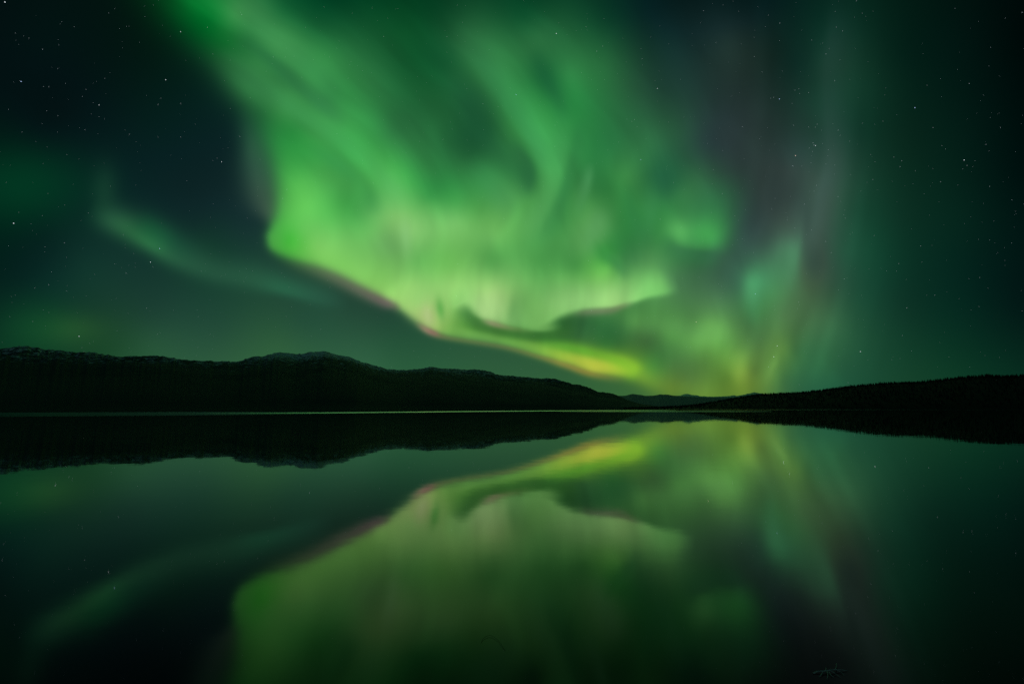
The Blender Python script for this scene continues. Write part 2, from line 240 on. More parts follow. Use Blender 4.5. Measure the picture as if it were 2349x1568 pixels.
    stroke(A0, U, V, [(640,594,6,10,56,70,62,0),(742,626,10,12,92,96,82,.5),(824,665,10,11,102,94,90,.65),(880,692,9,10,108,90,94,.75),(902,701,8,8,106,90,92,.55),(922,712,7,8,110,104,88,0)])
    stroke(A0, U, V, [(950,736,4,6,110,120,90,0),(974,753,5,6,150,130,106,.8),(996,764,5,6,140,112,96,.9),(1030,775,4,5,116,120,76,.5),(1152,795,4,5,116,116,72,.45),(1230,816,4,5,124,120,68,.5),(1300,838,5,6,150,136,66,.65),(1345,854,5,6,140,126,60,.65),(1400,866,5,6,110,116,62,.4),(1440,872,6,6,96,116,60,0)])
    stroke(A0, U, V, [(1100,732,4,5,140,150,108,0),(1130,742,5,5,152,146,112,.7),(1170,752,4,5,124,140,88,.5),(1230,762,4,5,92,126,66,0)])
    stroke(A0, U, V, [(1310,720,5,7,100,110,84,0),(1350,715,6,7,110,120,92,.6),(1402,711,6,7,120,126,96,.6),(1430,701,5,6,120,140,96,.5),(1460,692,5,6,90,130,84,0)])
    # rays: thin streaks that lean towards the magnetic zenith, strongest low in the body
    q = U + (V - 700) * .06 + 6 * np.sin(V / 60.0)
    g = sstep(560, 690, V) * (1 - sstep(760, 800, V)) * sstep(860, 930, U) * (1 - sstep(1480, 1560, U))
    g2 = sstep(330, 480, V) * sstep(620, 660, U) * (1 - sstep(1600, 1680, U)) * .35
    g3 = sstep(700, 800, V) * sstep(1480, 1560, U) * (1 - sstep(1800, 1880, U)) * .6
    # long streaks along the folds of the upper curtain
    qf = U.copy(); hV = 1 - (1 - np.clip(V, -200, 470) / 470.0) ** 1.5
    for _ in range(12): qf = .5 * qf + .5 * (U - np.interp(qf, [300, 430, 1040, 1450, 1800], [500, 480, 270, 170, 40]) * hV)
    g4 = (1 - sstep(380, 560, V)) * M * (1 - sstep(1600, 1720, U)) * (.6 + .5 * np.sin(V / 85.0 + qf / 60.0))
    A0 = A0 * (1 + (g4 * (.3 + 1.1 * vn(qf / 150, V / 170, 5)) * (.05 * wave(21, qf, 7, .010, .045) + .012 * (vn(qf / 9, V / 400, 8) - .5)))[..., None])
    g5 = M * sstep(1600, 1760, U) * (1 - sstep(1960, 2080, U)) * (1 - sstep(820, 900, V)); qr = U + .10 * (V - 500) + .00022 * (V - 300) ** 2
    A0 = A0 * (1 + (.045 * g5 * (.3 + vn(U / 90, V / 160, 6)) * wave(31, qr, 10, .02, .16))[..., None])
    r1 = 1.1 * vn(q / 34, V / 130, 41) + .7 * vn(q / 15, V / 90, 42) + .2 * vn(q / 7, V / 70, 43) - 1.0
    A0 = A0 * (1 + ((.065 * g + .07 * g3) * M * r1 * (.35 + vn(U / 70, V / 60, 44)))[..., None])
    # wisps through the whole body
    xs = qf
    xs = xs + 14 * np.sin(V / 47.0 + U / 83.0) + 9 * np.sin(V / 23.0 - U / 41.0)
    w1 = 1.2 * vn(xs / 75, V / 95, 51) + .8 * vn(xs / 38, V / 62, 52) + .3 * vn(xs / 18, V / 40, 53) - 1.15
    A0 = A0 * (1 + (.062 * w1 * M * sstep(.06, .2, A0[..., 1] / 255.0) * (1 - sstep(1900, 2050, U)))[..., None])
    return np.clip(A0, 0, 255), M
# ---------------------------------------------------------------- sky dome, aurora and stars
def glow_material(name, additive):
    m, n, l = new_mat(name)
    out = n.new('ShaderNodeOutputMaterial'); at = n.new('ShaderNodeVertexColor'); at.layer_name = 'glow'
    em = n.new('ShaderNodeEmission'); l.new(at.outputs['Color'], em.inputs['Color'])
    if additive:
        tr = n.new('ShaderNodeBsdfTransparent'); ad = n.new('ShaderNodeAddShader')
        l.new(tr.outputs[0], ad.inputs[0]); l.new(em.outputs[0], ad.inputs[1]); l.new(ad.outputs[0], out.inputs['Surface'])
    else: l.new(em.outputs[0], out.inputs['Surface'])
    m.cycles.emission_sampling = 'FRONT_BACK' if additive else 'NONE'
    return m
M_SKY = glow_material('night_sky', False); M_AURORA = glow_material('aurora_light', True)
fine = np.arange(-61.0, 61.01, .18)
AZ = np.radians(np.concatenate([np.arange(-180, -61, 3.5), fine, np.arange(63, 180.1, 3.9)])); AZ[-1] = np.pi
EL = np.radians(np.concatenate([np.arange(-4, 58, .18), np.arange(58.5, 90, 3.5), [90.0]]))
az, el = np.meshgrid(AZ, EL)
DIR = np.stack([np.sin(az) * np.cos(el), np.cos(az) * np.cos(el), np.sin(el)], -1)
U, V = dir_chart(DIR); U = np.clip(U, -350, 2700); V = np.clip(V, -420, 960)
SRGB, MASK = sky_colours(U, V)
back = sstep(R(63), R(105), np.abs(az)) * (1 - .4 * sstep(R(55), R(90), el)); back = np.maximum(back, .8 * sstep(R(54), R(75), el))
SRGB = SRGB + (np.array([24., 62., 66.]) - SRGB) * back[..., None]      # pale air glow outside the view, brightened to light the mountains
FULL = to_lin(SRGB)
lum = FULL @ np.array([.2126, .7152, .0722])
base = np.minimum(FULL, to_lin(np.array([10, 38, 38])))
front = sstep(-1.05, -.95, az) * (1 - sstep(.95, 1.05, az))
bright = sstep(.016, .05, lum) * front
arc_path = spline([(205, 470), (248, 497), (302, 531), (353, 561), (403, 591), (487, 625), (571, 641), (655, 665), (740, 686), (800, 700)], 6)
sd, _ = near(np.hstack([arc_path, 0 * arc_path[:, :1]]), U, V)
w_arc = (1 - MASK) * np.exp(-.5 * (sd / 34) ** 4) * sstep(.012, .03, lum)
low_path = spline([(1000, 752), (1116, 778), (1284, 812), (1380, 836), (1450, 850), (1520, 885)], 6)
sd, _ = near(np.hstack([low_path, 0 * low_path[:, :1]]), U, V)
w_low = MASK * np.exp(-.5 * (sd / 26) ** 4)
w_right = MASK * sstep(1665, 1720, U) * (1 - sstep(1930, 1985, U)) * (1 - sstep(735, 785, V)) * sstep(-40, 120, V) * sstep(.02, .05, lum)
w_hor = MASK * sstep(1430, 1500, U) * (1 - sstep(1790, 1850, U)) * sstep(715, 770, V) * (1 - w_low) * (1 - w_right)
w_main = MASK * bright * np.clip(1 - w_low - w_right - w_hor, 0, 1) * (1 - sstep(1660, 1720, U))
rest = FULL.copy(); glow = FULL - base
AUR = [('aurora_swirl', w_main, 1.0, 'broad bright green aurora swirl with magenta lower edge filling the middle of the sky'),
       ('aurora_streak', w_low * bright, 1.12, 'narrow slanting aurora streak turning yellow green towards the horizon, under the dark gap'),
       ('aurora_glow', w_hor * bright, 1.25, 'dim yellow olive aurora glow with faint rays right above the far ridges'),
       ('aurora_pillar', w_right * front, 1.18, 'pale teal and grey aurora rays rising above the wooded hill, right of the bright swirl'),
       ('aurora_arc', w_arc * front, 1.06, 'faint thin green aurora arc sloping down above the rocky mountain, left of the bright swirl')]
for name, w, far, label in AUR:
    E = glow * w[..., None]; keep = E.max(-1) > 7e-4
    f, idx = grid_faces(*az.shape, keep=keep)
    dist = np.minimum(26000.0 / (np.sin(el) + .07), 170000.0) * far * (1 + .05 * np.sin(U / 90.0 + V / 210.0))
    o = mesh_obj(name, (DIR * dist[..., None]).reshape(-1, 3)[idx], f, M_AURORA)
    edge = np.zeros(az.shape, bool).ravel(); colour_attr(o.data, E.reshape(-1, 3)[idx])
    tag(o, label, 'aurora', 'bands of the aurora')
    lost = np.zeros(az.size, bool); lost[idx] = True; rest -= E * lost.reshape(az.shape)[..., None]
f, idx = grid_faces(*az.shape, keep=np.abs(az) < R(104))      # the backdrop is left open behind the camera for the added fill light
sky = mesh_obj('sky', (DIR * 400000.0).reshape(-1, 3)[idx], f, M_SKY); colour_attr(sky.data, np.maximum(rest, 0).reshape(-1, 3)[idx])
tag(sky, 'dark teal night sky', None, None, 'structure')

def star_material(name, rgb, strength):
    m, n, l = new_mat(name); out = n.new('ShaderNodeOutputMaterial'); em = n.new('ShaderNodeEmission')
    em.inputs['Color'].default_value = (*rgb, 1); em.inputs['Strength'].default_value = strength
    l.new(em.outputs[0], out.inputs['Surface']); m.cycles.emission_sampling = 'NONE'; return m
WHITE, BLUE, WARM = (.85, .95, 1), (.45, .62, 1), (1, .72, .6)
SM = {k: star_material('starlight_' + k, c, 1.05) for k, c in (('white', WHITE), ('blue', BLUE), ('warm', WARM))}
t_ = (1 + 5 ** .5) / 2
ICO_V = np.array([(-1, t_, 0), (1, t_, 0), (-1, -t_, 0), (1, -t_, 0), (0, -1, t_), (0, 1, t_), (0, -1, -t_), (0, 1, -t_), (t_, 0, -1), (t_, 0, 1), (-t_, 0, -1), (-t_, 0, 1)]) / (1 + t_ * t_) ** .5
ICO_F = np.array([(0, 11, 5), (0, 5, 1), (0, 1, 7), (0, 7, 10), (0, 10, 11), (1, 5, 9), (5, 11, 4), (11, 10, 2), (10, 7, 6), (7, 1, 8), (3, 9, 4), (3, 4, 2), (3, 2, 6), (3, 6, 8), (3, 8, 9), (4, 9, 5), (2, 4, 11), (6, 2, 10), (8, 6, 7), (9, 8, 1)])
SD = 340000.0
def star_radius(b): return SD * .00047 * (.35 + .95 * b)
NAMED = [(11, 5, 1.0, 'white', 'bright violet white star in the very top left corner of the dark sky'),
 (48, 187, .9, 'blue', 'bright blue star alone high in the dark sky at far left'),
 (380, 183, .8, 'white', 'white star in the dark gap left of the upper aurora band'),
 (414, 73, .6, 'white', 'small white star on the lower left rim of the aurora where it leaves the frame'),
 (227, 241, .6, 'white', 'small white star midway between the blue star and the faint green arc'),
 (508, 371, .7, 'white', 'small white star in the dark bay just left of the pale veil of the swirl'),
 (31, 512, 1.0, 'white', 'bright white star at far left beside the faint glow of the arc'),
 (345, 601, .9, 'white', 'bright white star just under the faint green arc'),
 (366, 570, .9, 'blue', 'blue white star on the lower rim of the faint green arc'),
 (181, 771, .8, 'white', 'white star low over the snowy fell at left'),
 (1276, 77, 1.0, 'white', 'brightest white star at the top of the sky, above the swirl'),
 (1184, 217, .9, 'blue', 'blue star on the second green stripe of the swirl'),
 (1508, 203, .7, 'white', 'white star in the dim upper right fringe of the swirl'),
 (1470, 366, .8, 'blue', 'blue star between the green folds on the right side of the swirl'),
 (2099, 247, .9, 'blue', 'bright blue star alone in the dark sky at upper right'),
 (2212, 367, .8, 'white', 'white star in the dark teal sky at far right, upper of two'),
 (1825, 357, 1.0, 'warm', 'bright warm white star under the tight star cluster'),
 (1871, 334, .9, 'white', 'brightest star in the middle of the tight star cluster'),
 (1788, 227, .9, 'blue', 'blue star of the small loose group above the tight cluster'),
 (1597, 738, .95, 'warm', 'bright warm white star left of the low green glow patch'),
 (1733, 674, .8, 'blue', 'blue white star at the foot of the teal aurora rays'),
 (1783, 793, .9, 'white', 'white star at the top of the thin yellow ray over the ridges'),
 (1775, 818, .9, 'white', 'white star halfway down the thin yellow ray over the ridges'),
 (1974, 806, .9, 'white', 'white star low over the wooded hill on the right'),
 (1601, 606 - 104, .8, 'blue', None)]
STARS = []
def add(ox, oy, s, rows):
    for x, y, b in rows: STARS.append((ox + x * s, oy + y * s, abs(b), 'blue' if b < 0 else 'white'))
add(0, 0, .336, [(290,337,.5),(333,592,.4),(586,610,.5),(1650,100,.5),(1864,389,.6),(1232,705,.5),(1078,716,.4),(1098,670,.3),(318,757,.4),(579,886,.4),(1078,936,.4),(1233,935,.6),(1481,1080,-.5),(1637,934,.5),(1416,187,.6),(1452,370,.4),(1572,740,.3),(1957,1294,.5),(1929,1354,.5),(1274,1235,.3),(1774,1088,.3),(448,570,.3),(245,965,-.3),(562,660,.25),(853,888,.25),(668,914,.25)])
add(780, 0, .336, [(834,155,.5),(297,250,.4),(1752,350,-.8),(1679,181,.5),(1793,315,.5),(2055,333,.4),(2063,401,.4),(1953,423,.4),(1466,1001,-.7),(1958,814,.4),(2010,816,.4),(1484,833,.4),(1468,854,.4),(1695,528,.35),(1806,545,.3),(1649,495,.3),(1536,933,.3),(323,125,.3),(1162,602,.4),(864,605,.3),(728,356,.3),(800,36,.3)])
add(1560, 0, .336, [(160,73,.6),(603,104,.4),(682,158,-.7),(679,276,.4),(898,274,.4),(997,369,.7),(507,386,.6),(245,292,.4),(140,155,.3),(560,492,.4),(1068,185,.4),(1109,212,.5),(1205,7,.5),(2336,85,.6),(1245,90,.4),(1055,551,.4),(785,615,-.5),(812,606,.4),(817,640,.4),(878,633,-.6),(640,666,-.6),(619,671,-.4),(765,706,.4),(427,865,-.6),(775,855,.6),(879,867,-.6),(937,848,.7),(924,868,-.5),(1080,888,.7),(1093,924,.5),(966,888,.3),(908,975,.6),(915,990,.8),(975,980,.5),(883,1011,-.5),(905,1034,.4),(1013,1023,.5),(767,1131,.7),(773,1134,-.6),(895,1111,.5),(996,1119,.4),(1055,1127,.4),(1514,1097,.5),(1503,1138,-.6),(1461,1072,.4),(1975,570,.6),(1960,1129,-.5),(1728,871,.4),(1788,995,.5),(1386,828,.4),(2189,871,.4),(2090,986,.4),(1317,1226,.4),(1607,1165,.4),(932,1266,-.7),(1079,1342,.6),(849,1393,.5),(649,1355,.5),(229,1156,.5),(2115,1272,.5),(1779,1241,.4),(288,1322,.3),(1165,1192,.35),(916,1304,.4),(1158,963,.35),(2071,649,.3),(2053,686,.3),(1778,538,.3)])
add(1560, 413, .336, [(606,1273,.8),(853,1170,.6),(1549,873,.7),(994,419,.7),(1032,495,-.7),(899,340,-.6),(784,328,.6),(733,271,.5),(1122,675,.7),(1084,751,.4),(1492,569,.5),(1652,560,.4),(1740,785,-.5),(262,707,-.5),(283,723,.4),(456,841,-.5),(648,884,.3),(610,936,.3),(810,832,.4),(658,1290,.4),(445,201,.5),(374,243,.4),(627,198,.6),(1643,449,.4),(2047,665,.4),(1519,1059,.4),(1128,260,.4),(687,975,.3),(1446,1226,.3),(1147,1381,.4),(815,1395,.4)])
add(0, 413, .336, [(439,429,-.6),(350,626,.5),(332,714,-.5),(860,635,.6),(1000,873,.5),(1352,931,.4),(1633,621,.4),(1724,618,.4),(1972,734,.4),(1990,865,.5),(1793,795,.35),(1073,1052,.5),(2191,1016,.5),(604,224,.35),(1437,254,-.35),(1688,260,.35),(306,455,.3),(288,243,.3),(1403,570,.3),(2080,420,.3)])
add(550.5, 413, .2734, [(1828,705,-.8),(1817,972,-.8),(678,1248,.4),(1040,1259,.5),(1927,1155,.3),(2215,324,.4)])
add(1101, 413, .2734, [(1513,327,-.8),(937,1094,-.8),(910,676,.6),(584,711,.5),(1006,607,.4),(1687,399,.4),(1843,378,.4),(1334,536,.3),(957,1325,.4),(1624,1138,.4),(1715,79,.4),(2032,115,.4),(201,323,.4),(1072,158,.3),(1240,270,.3),(1948,30,.3)])
star_mesh = {}
for k in SM:
    me = bpy.data.meshes.new('star_' + k); me.from_pydata([tuple(v) for v in ICO_V], [], [tuple(int(i) for i in q) for q in ICO_F]); me.materials.append(SM[k]); star_mesh[k] = me
for u, v, b, k, label in NAMED:
    if not label: continue
    o = bpy.data.objects.new('star', star_mesh[k]); COL.objects.link(o)
    o.location = tuple(chart_dir(u, v) * SD); o.scale = (star_radius(b),) * 3
    tag(o, label, 'star', 'bright stars')
rs = np.random.RandomState(5)
faint = [(u, v, b, k) for u, v, b, k in STARS] + [(rs.uniform(-100, 2450), rs.uniform(-60, 850), rs.uniform(.0, 1) ** 2 * .34 - .02, 'blue' if rs.rand() < .3 else 'white') for _ in range(1100)]
sv, sf, nb = [], [], 0
for u, v, b, k in faint:
    sv.append(ICO_V * star_radius(b) * (.72 if b > .2 else .8) + chart_dir(u, v) * SD); sf.append(ICO_F + nb); nb += 12
o = mesh_obj('stars', np.vstack(sv), np.vstack(sf), star_material('starlight_faint', (.78, .92, 1), .6), smooth=False)
tag(o, 'scatter of countless faint pinprick stars across the night sky', 'stars', None, 'stuff')

# ---------------------------------------------------------------- mountains and hills round the lake
def px_azel(P):
    """photo point -> azimuth and tangent of elevation"""
    P = np.asarray(P, float); d = chart_dir(P[:, 0] * .91758, P[:, 1] * .91758)
    return np.arctan2(d[:, 0], d[:, 1]), d[:, 2] / np.hypot(d[:, 0], d[:, 1])
def ground_mat(name, low, high, snow, z0, z1, amount, scale):
    m, n, l = new_mat(name); out = n.new('ShaderNodeOutputMaterial'); b = n.new('ShaderNodeBsdfPrincipled'); b.inputs['Roughness'].default_value = .95
    b.inputs['Specular IOR Level'].default_value = .1
    g = n.new('ShaderNodeNewGeometry'); sp = n.new('ShaderNodeSeparateXYZ'); l.new(g.outputs['Position'], sp.inputs[0])
    mr = n.new('ShaderNodeMapRange'); mr.inputs[1].default_value = z0; mr.inputs[2].default_value = z1; l.new(sp.outputs['Z'], mr.inputs[0])
    n1 = n.new('ShaderNodeTexNoise'); n1.inputs['Scale'].default_value = scale; n1.inputs['Detail'].default_value = 9; n1.inputs['Roughness'].default_value = .7; l.new(g.outputs['Position'], n1.inputs['Vector'])
    n2 = n.new('ShaderNodeTexNoise'); n2.inputs['Scale'].default_value = scale * 5.3; n2.inputs['Detail'].default_value = 6; n2.inputs['Roughness'].default_value = .75; l.new(g.outputs['Position'], n2.inputs['Vector'])
    mx = n.new('ShaderNodeMix'); mx.data_type = 'RGBA'; mx.inputs[6].default_value = (*low, 1); mx.inputs[7].default_value = (*high, 1)
    r1 = n.new('ShaderNodeMapRange'); r1.inputs[1].default_value = .42; r1.inputs[2].default_value = .6; l.new(n1.outputs[0], r1.inputs[0])
    mu = n.new('ShaderNodeMath'); mu.operation = 'MULTIPLY'; l.new(r1.outputs[0], mu.inputs[0]); l.new(mr.outputs[0], mu.inputs[1]); l.new(mu.outputs[0], mx.inputs[0])
    # snow lies in the gullies of the heights
    a = n.new('ShaderNodeMath'); a.operation = 'MULTIPLY_ADD'; l.new(mr.outputs[0], a.inputs[0]); a.inputs[1].default_value = amount; l.new(n2.outputs[0], a.inputs[2])
    r2 = n.new('ShaderNodeMapRange'); r2.inputs[1].default_value = .67; r2.inputs[2].default_value = .76; l.new(a.outputs[0], r2.inputs[0])
    m2 = n.new('ShaderNodeMix'); m2.data_type = 'RGBA'; l.new(r2.outputs[0], m2.inputs[0]); l.new(mx.outputs[2], m2.inputs[6]); m2.inputs[7].default_value = (*snow, 1)
    l.new(m2.outputs[2], b.inputs['Base Color']); l.new(b.outputs[0], out.inputs['Surface']); return m
class Land: pass
def mountain(name, prof, near_d, far_d, rough, jag, seed, mat, label, p=.8, tmax=1.5, rows=70, step=.055):
    a, t = px_azel(prof); q = np.arange(a[0], a[-1], R(step)); te = np.interp(q, a, t)
    ker = np.exp(-.5 * (np.arange(-9, 10) / 2.2) ** 2); ker /= ker.sum(); te = np.convolve(np.pad(te, 9, 'edge'), ker, 'valid')
    te = te + jag * (fbm(q * 260, q * 0 + seed, seed, 4) - .5) * np.clip(te / .03, .15, 1)
    te = np.maximum(te, .0006)
    D0 = np.interp(q, [a[0], (a[0] + a[-1]) / 2, a[-1]], near_d); D1 = np.interp(q, [a[0], (a[0] + a[-1]) / 2, a[-1]], far_d)
    T = np.linspace(-.02, tmax, rows)[:, None]; D = D0 + T * (D1 - D0)
    X, Y = D * np.sin(q), D * np.cos(q); H = te * D1
    shape = np.where(T < 1, np.clip(T, 0, 1) ** p, 1 - .9 * np.clip(T - 1, 0, 9) ** 1.5)
    lam = (D1 - D0).mean()
    n = fbm(X / lam * 3, Y / lam * 3, seed, 6, True) - .6
    env = np.clip(T, 0, 1) * .9
    h = H * (shape + rough * n * env)
    k = te / np.maximum((h / D).max(0), 1e-6); h = h * k
    h = np.where(T <= 0, -4.0, h)
    f, _ = grid_faces(rows, len(q))
    o = mesh_obj(name, np.stack([X, Y, h], -1).reshape(-1, 3), f, mat); tag(o, label, None, None, 'structure')
    r = Land(); r.q, r.D, r.h, r.T, r.D0, r.D1, r.obj = q, D, h, T[:, 0], D0, D1, o; return r
M_ROCK = ground_mat('rocky_mountain', (.026, .042, .044), (.06, .075, .08), (.6, .66, .70), 140, 480, .27, .0045)
M_SNOWFELL = ground_mat('snowy_fell', (.05, .06, .06), (.13, .15, .155), (.62, .66, .68), 450, 1000, .30, .003)
M_FARRIDGE = ground_mat('far_ridge', (.16, .19, .22), (.28, .32, .36), (.4, .45, .5), 150, 700, .12, .002)  # aerial haze put into the ridge's pale bluish base colours
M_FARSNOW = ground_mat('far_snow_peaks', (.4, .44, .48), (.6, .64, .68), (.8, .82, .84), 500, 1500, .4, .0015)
M_WOODHILL = ground_mat('wooded_hill', (.010, .015, .013), (.026, .032, .028), (.03, .03, .03), 20, 200, .05, .02)
left = [(-900, 925), (-500, 905), (-220, 890), (-100, 884), (0, 886), (55, 889.7), (110, 893), (183, 896), (238, 895), (285, 891), (329, 889.7), (366, 888), (403, 888.6), (432, 893), (450, 898), (512, 900.6), (567, 902.5), (597, 903), (615, 896), (637, 890), (659, 889.7), (677, 883.4), (699, 879.4), (732, 882.4), (754, 884), (776, 878.7), (813, 877.6), (835, 884), (860, 888.6), (876, 892), (905, 904), (934, 911.7), (971, 922.6), (1015, 923.7), (1055, 920), (1077, 915), (1099, 919), (1143, 921), (1168, 923.7), (1187, 922), (1223, 927), (1245, 936), (1271, 938), (1308, 941), (1359, 946), (1370, 944), (1392, 947), (1432, 959), (1450, 961), (1472, 967.6), (1494, 979), (1520, 980), (1545, 987), (1564, 997.6), (1600, 1008.6), (1655, 1016), (1710, 1019), (1760, 1020.5)]
mountain('mountain', left, (1500, 1700, 3600), (3900, 4600, 5200), .30, .0030, 3, M_ROCK, 'dark rocky mountain ridge with a dusting of snow along the left shore')
fell = [(-900, 900), (-500, 885), (-200, 872), (-90, 874), (0, 869.5), (37, 866), (73, 863), (102, 871), (128, 875), (157, 874), (190, 881), (227, 877.6), (256, 885), (285, 889), (340, 899), (420, 915), (520, 940)]
mountain('snowy_fell', fell, (6200, 6200, 6200), (9000, 9000, 9000), .35, .0040, 8, M_SNOWFELL, 'snow dusted fell rising behind the mountain at far left')
ridge = [(1380, 1008), (1480, 996), (1545, 988.5), (1560, 988.6), (1581, 984), (1602, 986), (1615, 989), (1634, 988), (1651, 985), (1666, 985.4), (1692, 988.6), (1741, 991.8), (1773, 993), (1815, 992.5), (1847, 992), (1900, 995), (2000, 1003), (2100, 1010)]
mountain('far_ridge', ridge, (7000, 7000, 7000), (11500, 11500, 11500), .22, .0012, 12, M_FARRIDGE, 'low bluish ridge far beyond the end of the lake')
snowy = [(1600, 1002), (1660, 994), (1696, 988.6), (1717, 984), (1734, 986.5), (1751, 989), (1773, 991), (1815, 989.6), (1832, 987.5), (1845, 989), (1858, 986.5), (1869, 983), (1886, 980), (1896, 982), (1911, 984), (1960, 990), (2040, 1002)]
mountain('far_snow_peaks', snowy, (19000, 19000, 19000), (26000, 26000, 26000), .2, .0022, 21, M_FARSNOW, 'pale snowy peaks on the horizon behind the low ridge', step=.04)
right = [(1560, 1020), (1640, 1018.5), (1690, 1016), (1737, 1012.5), (1810, 1000), (1883, 987.5), (1938, 984), (1993, 982), (2048, 976), (2121, 966), (2194, 959), (2231, 957), (2286, 956), (2341, 951), (2395, 943.5), (2469, 938), (2505, 940.5), (2560, 939), (2700, 936), (2900, 930), (3300, 945), (3700, 960)]
hill = mountain('wooded_hill', right, (1900, 1500, 1300), (3300, 2400, 2000), .10, .0006, 31, M_WOODHILL, 'low dark wooded hill on the right shore', p=.75)

# ---------------------------------------------------------------- the conifer wood on the right hill
def conifer(rng, h):
    """one spruce: trunk and five drooping, ragged tiers"""
    v, f = [], []; w = h * rng.uniform(.13, .19)
    for k in range(5):
        z0 = h * (.10 + .17 * k); z1 = min(h, z0 + h * (.34 - .02 * k)); r = w * (1 - .185 * k); n0 = len(v); n = 6; ph = rng.uniform(0, 6.28)
        for i in range(n):
            rr = r * rng.uniform(.55, 1.25); a = ph + 6.283 * i / n; v.append((rr * math.cos(a), rr * math.sin(a), z0 - rng.uniform(0, .05) * h))
        v.append((0, 0, z1))
        f += [(n0 + i, n0 + (i + 1) % n, n0 + n) for i in range(n)]
    n0 = len(v)
    for z, r in ((-.02 * h, .016 * h), (.3 * h, .01 * h)):
        for i in range(4): v.append((r * math.cos(1.571 * i), r * math.sin(1.571 * i), z))
    for i in range(4):
        j = (i + 1) % 4; f += [(n0 + i, n0 + j, n0 + 4 + j), (n0 + i, n0 + 4 + j, n0 + 4 + i)]
    return np.array(v), np.array(f)
rng = np.random.RandomState(11)
KINDS = [conifer(rng, 1.0) for _ in range(14)]
fv, ff, nb = [], [], 0
qa = hill.q; H_ = hill.h; T_ = hill.T; crest = (H_ / hill.D).argmax(0)
for k in range(7800):
    i = rng.randint(0, len(qa)); x = (qa[i] - qa[0]) / (qa[-1] - qa[0])
    if k < 3900: tt = T_[crest[i]] + rng.normal(-.01, .05)
    else: tt = rng.uniform(.01, 1.02)
    if not (.004 < tt < 1.3): continue
    d = hill.D0[i] + tt * (hill.D1[i] - hill.D0[i]); z = np.interp(tt, T_, H_[:, i]); a = qa[i] + rng.uniform(-.0005, .0005)
    V_, F_ = KINDS[rng.randint(14)]; s = rng.choice([8.5, 10.5, 12.5, 15.0], p=[.3, .35, .25, .1]) * rng.uniform(.62, .9); r = rng.uniform(0, 6.28)
    if d > 2600: s *= 1.1
    c, s_ = math.cos(r), math.sin(r)
    P = np.stack([(V_[:, 0] * c - V_[:, 1] * s_) * s * 1.25 + d * math.sin(a), (V_[:, 0] * s_ + V_[:, 1] * c) * s * 1.25 + d * math.cos(a), V_[:, 2] * s + z - .4], -1)
    fv.append(P); ff.append(F_ + nb); nb += len(P)
m, n, l = new_mat('conifer_needles'); out = n.new('ShaderNodeOutputMaterial'); b = n.new('ShaderNodeBsdfPrincipled'); b.inputs['Roughness'].default_value = 1; b.inputs['Specular IOR Level'].default_value = 0
g = n.new('ShaderNodeNewGeometry'); nt = n.new('ShaderNodeTexNoise'); nt.inputs['Scale'].default_value = .3; l.new(g.outputs['Position'], nt.inputs['Vector'])
cr = n.new('ShaderNodeValToRGB'); cr.color_ramp.elements[0].position = .3; cr.color_ramp.elements[0].color = (.010, .014, .011, 1); cr.color_ramp.elements[1].position = .7; cr.color_ramp.elements[1].color = (.03, .04, .03, 1)
l.new(nt.outputs[0], cr.inputs[0]); l.new(cr.outputs[0], b.inputs['Base Color']); l.new(b.outputs[0], out.inputs['Surface'])
o = mesh_obj('forest', np.vstack(fv), np.vstack(ff), m, smooth=False)
tag(o, 'black conifer wood covering the low hill on the right shore', 'forest', None, 'stuff')

